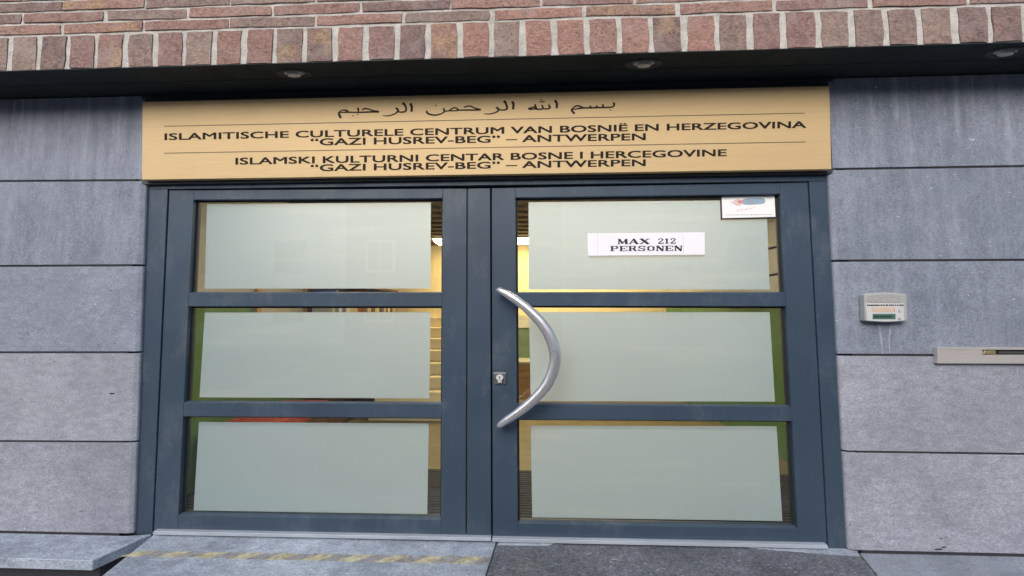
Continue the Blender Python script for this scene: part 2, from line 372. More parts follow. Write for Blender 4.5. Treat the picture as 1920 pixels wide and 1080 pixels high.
# ------------------------------------------------------------------ stone walls
LJ = [(340,338), (499,497.5), (661,661), (827.5,829), (998.5,1001)]      # joint heights at px x=0 and at the opening
RJ = [(317,311.5), (489,488), (665.5,667.5), (847,852), (1033,1040)]
def edge_left(z):   # opening edge of the left wall
    a = W(272,345); b_ = W(248,998); t_ = (z-a.z)/(b_.z-a.z); return a.x + (b_.x-a.x)*t_ + 0.0
def edge_right(z):
    a = W(1556,345); b_ = W(1593,1032); t_ = (z-a.z)/(b_.z-a.z); return a.x + (b_.x-a.x)*t_
def chamfer_slab(side, zc0, zc1, mat, parent):
    # zc0/zc1: (z at far end, z at the opening) of the lower and upper edges
    vs_ = []; J = 0.0065
    for (zf, zo), s_ in ((zc0, 1), (zc1, -1)):
        zf += s_*J; zo += s_*J
        xe = (edge_left if side < 0 else edge_right)(zo)
        xf = 4.9*side
        k = (zf-zo)/(3.45-abs(xe)); zfar = zo + (zf-zo)*(4.9-abs(xe))/(3.45-abs(xe))
        vs_ += [(xf, 0.0, zfar), (xe + side*0.028, 0.0, zo), (xe + side*0.004, 0.010, zo), (xe, 0.018, zo), (xe, 0.12, zo), (xf, 0.12, zfar)]
    fs = [tuple(range(6)), tuple(range(11,5,-1))] + [(i, (i+1)%6, (i+1)%6+6, i+6) for i in range(6)]
    return obj('stone_slab', vs_, fs, mat, parent, bevel=0.0022)
wl = thing('stone_wall', 'blue-grey stone slab wall left of the glazed door', 'wall', (-3.6,0.1,0))
wr = thing('stone_wall', 'blue-grey stone slab wall right of the door with intercom and letter plate', 'wall', (3.4,0.1,0))
zsL = [(2.873, 2.873)] + [(W(0,a).z, W(262,b_).z) for a, b_ in LJ]
zsR = [(2.873, 2.873)] + [(W(1920,b_).z, W(1575,a).z) for a, b_ in RJ]
zsL[-1] = (0.0, 0.0); zsR[-1] = (-0.003, -0.003)
for i in range(5):
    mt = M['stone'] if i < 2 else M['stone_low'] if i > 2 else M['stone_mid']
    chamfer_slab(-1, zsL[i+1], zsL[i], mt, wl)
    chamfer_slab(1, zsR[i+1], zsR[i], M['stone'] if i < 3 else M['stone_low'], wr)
MB().box(-4.9, -2.62, 0.008, 0.30, -0.3, 2.87).build('backing', M['joint'], wl)
MB().box(1.95, 4.9, 0.008, 0.30, -0.3, 2.87).build('backing', M['joint'], wr)
# chips and pits on the lowest right slab
def chip(px, py, wpx, hpx, parent, mat, Y=-0.0006, seed=0):
    r_ = random.Random(seed); pts = []
    for k in range(10):
        a = 2*math.pi*k/10; rr = r_.uniform(0.7, 1.15)
        pts.append(XZ(px+math.cos(a)*wpx/2*rr, py-math.sin(a)*hpx/2*rr, Y))
    return MB().prism(pts, Y, Y+0.004).build('chip', mat, parent)
for i, a in enumerate([(1760,1030,16,4), (1770,1026,12,3), (1764,1010,7,2), (210,738,13,3.5)]):
    chip(*a, wl if a[0] < 900 else wr, M['joint'], seed=i)
# lime runs under the intercom and the letter plate
def run(pts, wpx, parent):
    vs_ = []; n = len(pts)
    l = [XZ(x-wpx/2*k_, y, -0.0008) for (x, y, k_) in pts]; r_ = [XZ(x+wpx/2*k_, y, -0.0008) for (x, y, k_) in pts]
    mb = MB()
    for i in range(n-1): mb.prism([l[i], r_[i], r_[i+1], l[i+1]], -0.0008, 0.003)
    return mb.build('lime_run', M['lime'], parent)
run([(1649,609,.8),(1650,622,1),(1652,636,.9),(1655,655,.5),(1655,664,.2)], 3.4, wr)
run([(1671,609,.5),(1669,622,1),(1667,636,.8),(1668,650,.5),(1668,662,.2)], 3.4, wr)
run([(1776,686,.5),(1775,700,.8),(1776,712,.2)], 3, wr)
run([(1800,686,.5),(1800,702,.8),(1801,716,.2)], 3, wr)
run([(1908,686,.5),(1908,700,.8),(1909,708,.2)], 3, wr)

# ------------------------------------------------------------------ lintel trim, soffit, downlights
ZS = 2.875; P = 0.30
sf = thing('soffit', 'black metal soffit under the brick wall above the sign', 'soffit', (0,-0.15,ZS))
MB().box(-5.0, 5.0, -0.135, 0.30, ZS, ZS+0.03).build('soffit_panel', M['soffit'], sf, bevel=0.002)
MB().box(-5.0, 5.0, -0.292, -0.1385, ZS+0.001, ZS+0.03).build('soffit_panel', M['soffit'], sf, bevel=0.002)
MB().box(-5.0, 5.0, -0.2985, -0.2935, ZS-0.001, ZS+0.004).build('edge_strip', M['soffit'], sf)
tr_ = thing('lintel_trim', 'dark grey metal lintel strip between soffit and gold sign', 'lintel', (0,0.02,2.6))
MB().box(-2.60, 1.90, 0.002, 0.24, 2.26, ZS-0.002).build('lintel_panel', M['lintel'], tr_, bevel=0.002)
MB().prism([XZ(920,164,-0.004), XZ(928,164,-0.004), XZ(928,172,-0.004), XZ(920,172,-0.004)], -0.008, 0.0).build('bracket', M['rubber'], tr_)
MB().box(-2.60, 1.90, -0.010, 0.0, 2.845, 2.858).build('trim_lip', M['lintel'], tr_)
for i, (px, py, lab) in enumerate([(552,138,'round recessed downlight above the left half of the gold sign, leftmost of three'),
                                   (1207,120,'round recessed downlight above the right half of the gold sign, middle of three'),
                                   (1885,98,'round recessed downlight over the right stone wall, rightmost of three')]):
    p = G(px, py, ZS)
    dl = thing('recessed_downlight', lab, 'lamp', (p.x, p.y, ZS), 'recessed downlights in the black soffit')
    def disc(rad0, rad1, z0, z1, n=28):
        mb = MB(); vs_ = []; 
        for (r_, z_) in ((rad0, z0), (rad1, z1)):
            vs_ += [(p.x+1.35*r_*math.cos(2*math.pi*k/n), p.y+r_*math.sin(2*math.pi*k/n)*0.62, z_) for k in range(n)]
        mb.add(vs_, [(k, (k+1)%n, (k+1)%n+n, k+n) for k in range(n)]); return mb, n
    # stepped ring: outer flange, inner ring and bulb face, all a little below the soffit
    mb, n = disc(0.082, 0.078, ZS-0.0005, ZS-0.006); mb2, _ = disc(0.078, 0.056, ZS-0.006, ZS-0.006)
    mb.add(mb2.v, mb2.f); mb3, _ = disc(0.056, 0.050, ZS-0.006, ZS-0.0012); mb.add(mb3.v, mb3.f)
    mb.build('rim', M['lintel'], dl, smooth=False)
    mb, n = disc(0.049, 0.038, ZS-0.001, ZS-0.012); mb.build('inner_ring', M['steel_dark'], dl)
    mb, n = disc(0.037, 0.030, ZS-0.001, ZS-0.014); mb.f.append(tuple(range(n, 2*n))); mb.build('bulb', M['lens'], dl)

# ------------------------------------------------------------------ brick wall above
bw = thing('brick_wall', 'weathered red-brown brick wall with upright soldier course above the black soffit', 'wall', (0,-0.15,ZS))
BR = {}
def brick_mesh(wd, ht, dp, seed):
    r_ = random.Random(seed); nx = 4 if wd < 0.3 else 6; nz = 4 if ht > 0.12 else 3
    vs_ = []; fs = []
    for j in range(nz):
        for i in range(nx):
            x = (i/(nx-1)-0.5)*wd; z = (j/(nz-1)-0.5)*ht; ed = i in (0, nx-1) or j in (0, nz-1)
            x += r_.uniform(-1, 1)*0.0050 * (1.0 if i in (0, nx-1) else 2.0); z += r_.uniform(-1, 1)*0.0028
            y = r_.uniform(-0.0025, 0.0015) + (0.0012 if ed else 0.0) + (0.001 if (i in (0, nx-1) and j in (0, nz-1)) else 0)
            vs_.append((x, y, z))
    for j in range(nz-1):
        for i in range(nx-1): fs.append((j*nx+i, j*nx+i+1, (j+1)*nx+i+1, (j+1)*nx+i))
    loop = [i for i in range(nx)] + [j*nx+nx-1 for j in range(1, nz)] + [(nz-1)*nx+i for i in range(nx-2, -1, -1)] + [j*nx for j in range(nz-2, 0, -1)]
    L = len(loop); o1 = len(vs_)
    for k in loop: vs_.append(vs_[k])                # own rim, so the face edge stays crisp
    off = len(vs_)
    for k in loop: vs_.append((vs_[k][0], dp, vs_[k][2]))
    for k in range(L): fs.append((o1+k, off+k, off+(k+1)%L, o1+(k+1)%L))
    me = bpy.data.meshes.new('brick'); me.from_pydata(vs_, [], fs); me.materials.append(M['brick'])
    nf = (nx-1)*(nz-1)
    for k, p_ in enumerate(me.polygons): p_.use_smooth = k < nf
    return me
soldier = [brick_mesh(0.147, 0.204, 0.09, 100+k) for k in range(9)]
stretch = [brick_mesh(0.508, 0.0565, 0.09, 200+k) for k in range(9)]
rb = random.Random(11)
def place_brick(me, x, z):
    o = bpy.data.objects.new('brick', me); COL.objects.link(o); o.parent = bw
    o.location = (x - bw.location.x, -P + rb.uniform(-0.002, 0.001) - bw.location.y, z - bw.location.z)
    o.rotation_euler = (rb.uniform(-.008,.008), rb.uniform(-0.012, 0.012), rb.uniform(-.005,.005))
    if rb.random() < 0.5: o.rotation_euler.y += math.pi
    o.scale = (rb.uniform(0.965, 1.03), 1, rb.uniform(0.97, 1.02))
x = -4.93; k = 0
j0 = -0.045 - 0.1835*27
for k in range(53):
    jx = j0 + 0.1838*k
    place_brick(soldier[rb.randrange(9)], jx + 0.092 + rb.uniform(-.004,.004), 2.983)
for r_ in range(12):
    z = 3.132 + 0.0725*r_ + 0.0
    off = (W(113,56,-P).x if r_ % 2 == 0 else W(40,34,-P).x)
    for k in range(-4, 16):
        xx = off + 0.5285*k + 0.264
        if -5.0 < xx < 4.9: place_brick(stretch[rb.randrange(9)], xx + rb.uniform(-.008,.008), z)
# mortar: bed and joints, slightly uneven, just behind the brick faces
mb = MB(); nx_, nz_ = 220, 24; x0_, x1_, z0_, z1_ = -4.98, 4.92, 2.8765, 3.99; rm = random.Random(5)
vs_ = [(x0_+(x1_-x0_)*i/nx_, -P+0.0062+rm.uniform(-0.0012, 0.0012), z0_+(z1_-z0_)*j/nz_) for j in range(nz_+1) for i in range(nx_+1)]
fs = [(j*(nx_+1)+i, j*(nx_+1)+i+1, (j+1)*(nx_+1)+i+1, (j+1)*(nx_+1)+i) for j in range(nz_) for i in range(nx_)]
mb.add(vs_, fs); mb.build('mortar', M['mortar'], bw, smooth=True)
MB().box(-4.98, 4.92, -P+0.02, 0.24, 2.906, 3.99).build('core', M['mortar'], bw)

# ------------------------------------------------------------------ gold sign
YS = -0.036
sg = thing('sign_board', 'long gold sign board with black Arabic, Dutch and Bosnian lettering above the door', 'sign', tuple(W(912,250,YS)))
sq = quad([(267,191),(1555,161),(1559,317),(266,337)], YS)
MB().prism(sq, YS, YS+0.034).build('sign_panel', M['gold'], sg, bevel=0.002, seg=2)
def cap_h():
    c_ = bpy.data.curves.new('x', 'FONT'); c_.body = 'H'; o = bpy.data.objects.new('x', c_); COL.objects.link(o)
    bpy.context.view_layer.update(); h = o.dimensions.y; bpy.data.objects.remove(o); return h
CAPH = cap_h()
def lettering(body, pl, pr, cap, Y, mat, parent, name='lettering', offset=0.0, bold=1.55):
    """text fitted between two measured baseline points of the sign"""
    c_ = bpy.data.curves.new('x', 'FONT'); c_.body = body; c_.resolution_u = 3; c_.offset = offset; c_.extrude = 0.0; c_.fill_mode = 'FRONT'
    o = bpy.data.objects.new('x', c_); COL.objects.link(o); bpy.context.view_layer.update()
    me = o.to_mesh(); vv = [tuple(v_.co) for v_ in me.vertices]; ff = [tuple(p.vertices) for p in me.polygons]
    o.to_mesh_clear(); bpy.data.objects.remove(o)
    xs = [a[0] for a in vv]; x0, x1 = min(xs), max(xs)
    out_ = []
    for a in vv:
        u = (a[0]-x0)/(x1-x0); vq = a[1]/CAPH
        px = pl[0]+(pr[0]-pl[0])*u; py = pl[1]+(pr[1]-pl[1])*u - vq*cap
        q = W(px, py, Y); out_.append((q.x, Y, q.z))
    # give the letters a hair of thickness
    par = list(range(len(vv)))
    def find(i):
        while par[i] != i: par[i] = par[par[i]]; i = par[i]
        return i
    for f_ in ff:
        for i in f_[1:]: par[find(i)] = find(f_[0])
    comp = {}
    for f_ in ff: comp.setdefault(find(f_[0]), []).append(f_)
    grp = sorted([(min(xs[i] for f_ in fl for i in f_), max(xs[i] for f_ in fl for i in f_), fl) for fl in comp.values()], key=lambda a: a[0])
    out2 = []
    for a0, a1, fl in grp:
        if out2 and a0 < out2[-1][1]-0.5*(a1-a0): out2[-1][1] = max(a1, out2[-1][1]); out2[-1][2] += fl
        else: out2.append([a0, a1, list(fl)])
    for a0, a1, fl in out2:
        ids = sorted({i for f_ in fl for i in f_}); mp = {i: k for k, i in enumerate(ids)}
        mv, mf = [], []
        for kk, (dx_, dz_) in enumerate(((-0.0017, 0.0009), (0.0017, 0.0009), (-0.0017, -0.0009), (0.0017, -0.0009), (0, 0))):
            nb_ = len(mv)
            mv += [(out_[i][0]+dx_*bold, out_[i][1]-kk*0.00003, out_[i][2]+dz_*bold) for i in ids]
            mf += [tuple(mp[i]+nb_ for i in f_) for f_ in fl]
        obj('letter', mv, mf, mat, parent)
YT = YS-0.0006
lettering('ISLAMITISCHE CULTURELE CENTRUM VAN BOSNIË EN HERZEGOVINA', (309,262.5), (1511,239.5), 12.0, YT, M['ink'], sg)
lettering('“GAZI HUSREV-BEG” – ANTWERPEN', (583,272.5), (1210,262.5), 12.3, YT, M['ink'], sg)
lettering('ISLAMSKI KULTURNI CENTAR BOSNE I HERCEGOVINE', (442,308.5), (1362,292.5), 12.3, YT, M['ink'], sg)
lettering('“GAZI HUSREV-BEG” – ANTWERPEN', (583,321.0), (1210,311.0), 12.0, YT, M['ink'], sg)
for (x0, y0, x1, y1) in [(308,236.8,1509,212.2), (308,287.3,1511,266.2)]:
    MB().prism(quad([(x0,y0-.75),(x1,y1-.75),(x1,y1+.75),(x0,y0+.75)], YS), YT, YS-0.0001).build('rule_line', M['ink_line'], sg)
# Arabic line written with a broad pen: strokes of (x, y, width) in a measuring grid
class Pen:
    def __init__(s, fx, Y): s.fx = fx; s.Y = Y; s.mb = MB(); s.k = 0
    def pt(s, x, y):
        a = s.fx(x, y); q = W(a[0], a[1], s.Y - s.k*0.00001); return (q.x, s.Y - s.k*0.00001, q.z)
    def stroke(s, pts, kx=1.0, ky=1.0):
        # smooth the polyline (Catmull-Rom), then lay a ribbon of varying width
        if len(pts) > 2:
            q = [pts[0]]+list(pts)+[pts[-1]]; sm = []
            for i in range(1, len(q)-2):
                for j in range(4):
                    t_ = j/4; a = []
                    for d in range(3):
                        p0, p1, p2, p3 = q[i-1][d], q[i][d], q[i+1][d], q[i+2][d]
                        a.append(0.5*((2*p1)+(-p0+p2)*t_+(2*p0-5*p1+4*p2-p3)*t_*t_+(-p0+3*p1-3*p2+p3)*t_**3))
                    sm.append(tuple(a))
            sm.append(pts[-1]); pts = sm
        L = []; R = []
        for i, (x, y, w_) in enumerate(pts):
            a = pts[max(0,i-1)]; b_ = pts[min(len(pts)-1,i+1)]; dx, dy = b_[0]-a[0], b_[1]-a[1]; l = math.hypot(dx, dy) or 1
            nx, ny = -dy/l, dx/l; L.append((x+nx*w_/2*kx, y+ny*w_/2*ky)); R.append((x-nx*w_/2*kx, y-ny*w_/2*ky))
        for i in range(len(pts)-1):
            s.mb.add([s.pt(*L[i]), s.pt(*R[i]), s.pt(*R[i+1]), s.pt(*L[i+1])], [(0,1,2,3)]); 
        s.k += 1
        return s
    def dot(s, x, y, w_=26, h_=20):
        s.mb.add([s.pt(x-w_/2,y-h_*.1), s.pt(x-w_*.1,y-h_/2), s.pt(x+w_/2,y+h_*.1), s.pt(x+w_*.1,y+h_/2)], [(0,1,2,3)]); s.k += 1; return s
Z1 = lambda x, y: (620+x/6.857, 175+y/6.857)
Z2 = lambda x, y: (890+x/6.857, 175+y/6.857)
def word(fx, strokes, dots):
    if len(strokes) == 7:                       # unjoined letters stand apart: final group, middle group, alef
        cut = 6 if not dots else 4
        if cut == 4: word(fx, strokes[4:6], [])
        word(fx, strokes[6:], []); strokes = strokes[:cut]
    p = Pen(fx, YT)
    for s_ in strokes: p.stroke(s_, 1.6, 1.35)
    for d in dots: p.dot(*d)
    o = p.mb.build('arabic_lettering', M['ink'], sg)
word(Z1, [ [(132,318,20),(112,280,20),(104,252,14),(140,222,12),(185,215,15),(225,232,16)],
           [(110,256,8),(150,246,11),(215,242,15),(300,244,13),(420,243,15),(540,238,16),(624,238,18)],
           [(622,236,16),(545,222,13),(480,200,13),(430,200,15),(402,216,9)], [(343,188,22),(358,215,13),(348,240,12)],
           [(835,188,20),(868,215,18),(845,250,14),(785,280,12),(720,291,11),(668,286,6)],
           [(925,122,30),(955,150,18),(970,200,17),(962,230,15),(920,241,15),(862,238,12)],
           [(1022,128,24),(1042,170,20),(1040,238,18)] ], [(287,288),(346,272)])
word(lambda x, y: Z1(x, y), [ [(1238,222,12),(1240,250,18),(1290,274,16),(1360,279,15),(1428,260,13),(1462,232,15),(1448,192,16)],
           [(1458,230,12),(1520,224,13),(1562,196,13),(1600,186,14),(1645,214,14),(1600,224,12),(1530,226,11)],
           [(1640,216,13),(1750,215,15),(1850,214,15),(1931,210,18)], [(1931,210,16),(1862,192,13),(1795,165,14),(1742,168,13),(1713,186,8)],
           [(2125,182,20),(2160,204,18),(2142,235,14),(2090,256,12),(2030,266,11),(1965,262,6)],
           [(2228,98,30),(2250,125,18),(2268,180,17),(2262,204,15),(2220,214,14),(2160,212,12)],
           [(2332,104,24),(2350,140,20),(2345,208,18)] ], [(1352,156)])
word(Z2, [ [(688,198,16),(735,184,14),(768,172,12),(772,196,13),(735,205,13),(692,204,12)], [(770,198,12),(795,204,14),(850,204,14),(880,190,14),(862,148,14)],
           [(775,140,16),(785,170,14),(800,200,12)], [(945,145,14),(968,178,16),(945,198,14),(880,200,12)],
           [(838,104,9),(850,112,9),(868,104,9),(880,112,9),(900,100,9)], [(838,84,8),(868,78,8)], [(1032,88,24),(1056,130,20),(1054,192,18)] ], [])
word(Z2, [ [(1284,262,20),(1254,228,18),(1248,208,13),(1300,164,14),(1350,164,15),(1392,186,14)], [(1250,212,8),(1300,202,12),(1392,188,15),(1500,187,15),(1600,183,15),(1740,180,15),(1790,162,14),(1788,118,20)],
           [(1484,158,18),(1494,188,12)], [(1566,156,18),(1576,184,12)], [(1645,140,18),(1655,182,12)] ], [(1746,216)])

# ------------------------------------------------------------------ door frame
YF, YL = 0.028, 0.036
fr_ = thing('door_frame', 'anthracite metal frame set in the stone opening around the double door', 'door frame', (-0.3,0.06,0))
Ltop, Lbot = (316.0,354.5), (286.5,997.0); Rtop, Rbot = (1516.0,340.0), (1552.5,1030.0)
Ctop, Cbot = (920.5,350.5), (922.5,1015.0)
def lerp(a, b_, u): return (a[0]+(b_[0]-a[0])*u, a[1]+(b_[1]-a[1])*u)
GAP = 3.2
lo = XZ(Ltop[0]-GAP/2, Ltop[1], YF); lb = XZ(Lbot[0]-GAP/2, Lbot[1]+6, YF)
ro = XZ(Rtop[0]+GAP/2, Rtop[1], YF); rbm = XZ(Rbot[0]+GAP/2, Rbot[1]+4, YF)
MB().prism([(lo[0]-0.22, lo[1]), lo, lb, (lb[0]-0.22, lb[1])], YF, 0.115).build('jamb', M['frame'], fr_, bevel=0.002)
MB().prism([ro, (ro[0]+0.22, ro[1]), (rbm[0]+0.22, rbm[1]), rbm], YF, 0.115).build('jamb', M['frame'], fr_, bevel=0.002)
MB().prism([(lo[0]-0.22, lo[1]+0.0005), (ro[0]+0.22, ro[1]+0.0005), (ro[0]+0.22, 2.259), (lo[0]-0.22, 2.259)], YF, 0.115).build('head', M['frame'], fr_, bevel=0.002)
# rebate seen in the gaps round the leaves
MB().prism([(lo[0]-0.01, lo[1]+0.01), (lo[0]+0.03, lo[1]-0.0), (lb[0]+0.03, lb[1]), (lb[0]-0.01, lb[1])], 0.055, 0.10).build('rebate', M['rubber'], fr_)
MB().prism([(ro[0]-0.03, ro[1]), (ro[0]+0.01, ro[1]+0.01), (rbm[0]+0.01, rbm[1]), (rbm[0]-0.03, rbm[1])], 0.055, 0.10).build('rebate', M['rubber'], fr_)
MB().prism([(lo[0]+0.03, lo[1]-0.03), (ro[0]-0.03, ro[1]-0.03), (ro[0]-0.03, ro[1]+0.002), (lo[0]+0.03, lo[1]+0.002)], 0.116, 0.13).build('rebate', M['rubber'], fr_)
MB().box(-2.50, 1.95, 0.030, 0.14, -0.0075, -0.001).build('threshold', M['pave_light'], fr_, bevel=0.002)

# ------------------------------------------------------------------ door leaves
def build_leaf(root, outer, openings, films, stile_split=None):
    """outer: 4 px corners TL TR BR BL; openings: px quads; films: px quads"""
    Y0, Y1 = YL, 0.105
    TL, TR, BR, BL = outer
    def ax(a, b_, y): u = (y-a[1])/(b_[1]-a[1]); return a[0]+(b_[0]-a[0])*u
    # inner stile edge lines through the opening corners
    li0, li1 = openings[0][0], openings[2][3]; ri0, ri1 = openings[0][1], openings[2][2]
    topL = ax(li0, li1, TL[1]), TL[1]+(TR[1]-TL[1])*((ax(li0, li1, TL[1])-TL[0])/(TR[0]-TL[0]))
    topR = ax(ri0, ri1, TR[1]), TL[1]+(TR[1]-TL[1])*((ax(ri0, ri1, TR[1])-TL[0])/(TR[0]-TL[0]))
    botL = ax(li0, li1, BL[1]), BL[1]+(BR[1]-BL[1])*((ax(li0, li1, BL[1])-BL[0])/(BR[0]-BL[0]))
    botR = ax(ri0, ri1, BR[1]), BL[1]+(BR[1]-BL[1])*((ax(ri0, ri1, BR[1])-BL[0])/(BR[0]-BL[0]))
    Q = lambda pts: [XZ(a[0], a[1], Y0) for a in pts]
    MB().prism(Q([TL, topL, botL, BL]), Y0, Y1).build('stile', M['frame'], root, bevel=0.002)
    if stile_split:
        a, b_, c_, d = stile_split
        MB().prism(Q([topR, a, b_, botR]), Y0, Y1).build('stile', M['frame'], root, bevel=0.002)
        MB().prism(Q([c_, TR, BR, d]), Y0-0.001, Y1).build('meeting_strip', M['frame'], root, bevel=0.002)
        MB().prism(Q([(a[0]-1,a[1]+2), (c_[0]+1,c_[1]+2), (d[0]+1,d[1]-2), (b_[0]-1,b_[1]-2)]), Y0+0.012, Y1-0.02).build('shadow_groove', M['rubber'], root)
    else:
        MB().prism(Q([topR, TR, BR, botR]), Y0, Y1).build('stile', M['frame'], root, bevel=0.002)
    def onL(y): return (ax(li0, li1, y), y)
    def onR(y): return (ax(ri0, ri1, y), y)
    rows = [(topL, topR, onL(openings[0][0][1]), onR(openings[0][1][1]))]
    for i in range(2): rows.append((onL(openings[i][3][1]), onR(openings[i][2][1]), onL(openings[i+1][0][1]), onR(openings[i+1][1][1])))
    rows.append((onL(openings[2][3][1]), onR(openings[2][2][1]), botL, botR))
    for a, b_, c_, d in rows:
        MB().prism(Q([a, b_, d, c_]), Y0+0.0004, Y1).build('rail', M['frame'], root, bevel=0.002)
    YG = 0.075
    for i, op in enumerate(openings):
        c4 = [onL(op[0][1]), onR(op[1][1]), onR(op[2][1]), onL(op[3][1])]
        w4 = Q(c4)                                           # TL TR BR BL in the leaf-front plane
        e = 0.012
        inn = [(w4[0][0]+e, w4[0][1]-e*0.9), (w4[1][0]-e, w4[1][1]-e*0.9), (w4[2][0]-e, w4[2][1]+e*0.5), (w4[3][0]+e, w4[3][1]+e*0.5)]
        mb = MB()
        for k in range(4):
            o2 = (k+1) % 4
            mb.prism([w4[k], w4[o2], inn[o2], inn[k]], YG-0.009, YG-0.002)
        mb.build('gasket', M['rubber'], root)
        # sloped glazing bead at the foot of the opening
        a, b_ = w4[3], w4[2]
        mb = MB(); vs_ = [(a[0]+.002, Y0+0.004, a[1]+0.0003), (b_[0]-.002, Y0+0.004, b_[1]+0.0003), (b_[0]-.002, YG-0.010, b_[1]+0.0065), (a[0]+.002, YG-0.010, a[1]+0.0065), (a[0]+.002, YG-0.010, a[1]+0.0003), (b_[0]-.002, YG-0.010, b_[1]+0.0003)]
        mb.add(vs_, [(0,1,2,3), (0,3,4), (1,5,2), (3,2,5,4), (0,4,5,1)]); mb.build('glazing_bead', M['frame'], root)
        pw = [(w4[0][0]+.003, w4[0][1]-.003), (w4[1][0]-.003, w4[1][1]-.003), (w4[2][0]-.003, w4[2][1]+.003), (w4[3][0]+.003, w4[3][1]+.003)]
        pane = obj('glass_pane', [(a_[0], YG, a_[1]) for a_ in pw], [(0,1,2,3)], M['glass'], root)
        fq = quad(films[i], YG+0.004)
        mbf = MB(); mbf.prism(fq, YG+0.004, YG+0.0046)
        obj('frosted_film', [(a_[0], YG+0.004, a_[1]) for a_ in fq], [(0,1,2,3)], M['film'], pane)

dlL = thing('door_leaf', 'left anthracite door leaf with three frosted glass panes and no handle', 'door', tuple(W(600,1000,0.07)), 'leaves of the double door')
build_leaf(dlL, [(Ltop[0]+GAP/2, Ltop[1]+2.4), (Ctop[0]-GAP/2, Ctop[1]+2.4), (Cbot[0]-GAP/2, Cbot[1]-7), (Lbot[0]+GAP/2, Lbot[1]-2)],
    [[(363,374.5),(830,371.5),(829,549),(357,549)], [(357,574.5),(829,574.5),(828.5,757.5),(346,755)], [(345,781),(828.5,784),(827,974),(334,966)]],
    [[(388,382.5),(808,379.5),(807,541),(384,541)], [(384,586),(807,585),(805,747),(374,745)], [(373,791),(804,794),(801,964),(363,957)]],
    stile_split=((875,353.5),(873,1009),(877.5,353.5),(875.5,1009)))
MB().prism([XZ(288.5,995.5,0.010), XZ(920.5,1008,0.010), XZ(920.5,1014,0.010), XZ(287.5,1002,0.010)], 0.006, 0.10).build('drip_bar', M['alu'], dlL, bevel=0.001)
dlR = thing('door_leaf', 'right anthracite door leaf with curved steel handle and lock beside frosted panes', 'door', tuple(W(1240,1015,0.07)), 'leaves of the double door')
build_leaf(dlR, [(Ctop[0]+GAP/2, Ctop[1]+2.2), (Rtop[0]-GAP/2, Rtop[1]+2.2), (Rbot[0]-GAP/2, Rbot[1]-9), (Cbot[0]+GAP/2, Cbot[1]-6)],
    [[(966.5,370.5),(1463,363.5),(1471,549),(968,549)], [(968,573.5),(1472,574.5),(1482.5,763),(970,758)], [(970,786.5),(1484,790),(1496,991),(971,981)]],
    [[(991,379),(1437,375),(1443,543),(991,543)], [(992,585),(1443,585),(1453,753),(995,752)], [(995,798),(1456,799),(1467,977),(998,970)]])
MB().prism([XZ(923.5,1009,0.010), XZ(1551,1021.5,0.010), XZ(1551.5,1028.5,0.010), XZ(923.5,1015.5,0.010)], 0.006, 0.10).build('drip_bar', M['alu'], dlR, bevel=0.001)

MB().prism(quad([(915,350),(927,350),(928,1012),(917,1012)], 0.106), 0.1055, 0.118).build('meeting_seal', M['rubber'], dlL)
# curved pull handle (part of the right leaf)
hp = [(929,543.5),(936,543.5),(950,551),(969,563.5),(985,575.5),(1000,589),(1014,604),(1026,621),(1035,640),(1040,658),(1041.5,670),(1040,684),(1035,702),(1027,719),(1015,734.5),(1001,749),(985,763),(969,775),(950,788),(937,797),(930,801)]
n = len(hp); pts = []; rad = []
for i, (x, y) in enumerate(hp):
    u = i/(n-1); Yh = -0.030 - 0.055*math.sin(math.pi*u)**0.7
    q = W(x, y, Yh); pts.append(q)
    px_w = 13.0 + 8.5*math.sin(math.pi*u)**1.3
    if i in (0, n-1): px_w = 3.5
    if i in (1, n-2): px_w = 11.5
    rad.append(px_w/2/FPX*(q.y+2.6))
hd = MB().tube(pts, rad, 20, 0.85).build('pull_handle', M['steel'], dlR, smooth=True)
for (x, y) in ((943,549), (945,789)):
    a = W(x, y, YL-0.0005); mb = MB(); mb.tube([a, (a.x, -0.040, a.z)], [0.016, 0.016], 14); mb.build('standoff', M['steel'], hd, smooth=True)
# lock cylinder with rose
c0 = W(937, 709, YL-0.006); rw, rh = 0.040, 0.038
def rounded(cx, cz, a, b_, r_, n=5):
    out_ = []
    for (sx, sz, a0) in ((1,1,0),(-1,1,90),(-1,-1,180),(1,-1,270)):
        for k in range(n+1):
            an = math.radians(a0+90*k/n); out_.append((cx+sx*(a-r_)+r_*math.cos(an), cz+sz*(b_-r_)+r_*math.sin(an)))
    return out_
lk = MB().prism(rounded(c0.x, c0.z, rw, rh, 0.014), YL-0.010, YL-0.0005).build('lock_rose', M['steel_dark'], dlR, bevel=0.003, seg=2)
ring = []
MB().prism([(c0.x+0.024*math.cos(2*math.pi*k/16), c0.z+0.005+0.018*math.sin(2*math.pi*k/16)) for k in range(16)], YL-0.014, YL-0.0104).build('cylinder_face', M['silver_white'], lk, bevel=0.001)
MB().prism([(c0.x-0.012, c0.z-0.026), (c0.x+0.012, c0.z-0.026), (c0.x+0.012, c0.z-0.014), (c0.x-0.012, c0.z-0.014)], YL-0.013, YL-0.0104).build('cylinder_face', M['silver_white'], lk)
MB().prism([(c0.x-0.003, c0.z-0.004), (c0.x+0.003, c0.z-0.004), (c0.x+0.003, c0.z+0.012), (c0.x-0.003, c0.z+0.012)], YL-0.0146, YL-0.0142).build('keyhole', M['rubber'], lk)
MB().prism([XZ(925,698,YL-.011), XZ(949,698,YL-.011), XZ(948,702,YL-.011), XZ(926,702,YL-.011)], YL-0.0125, YL-0.0102).build('rose_cap', M['steel'], lk, bevel=0.001)

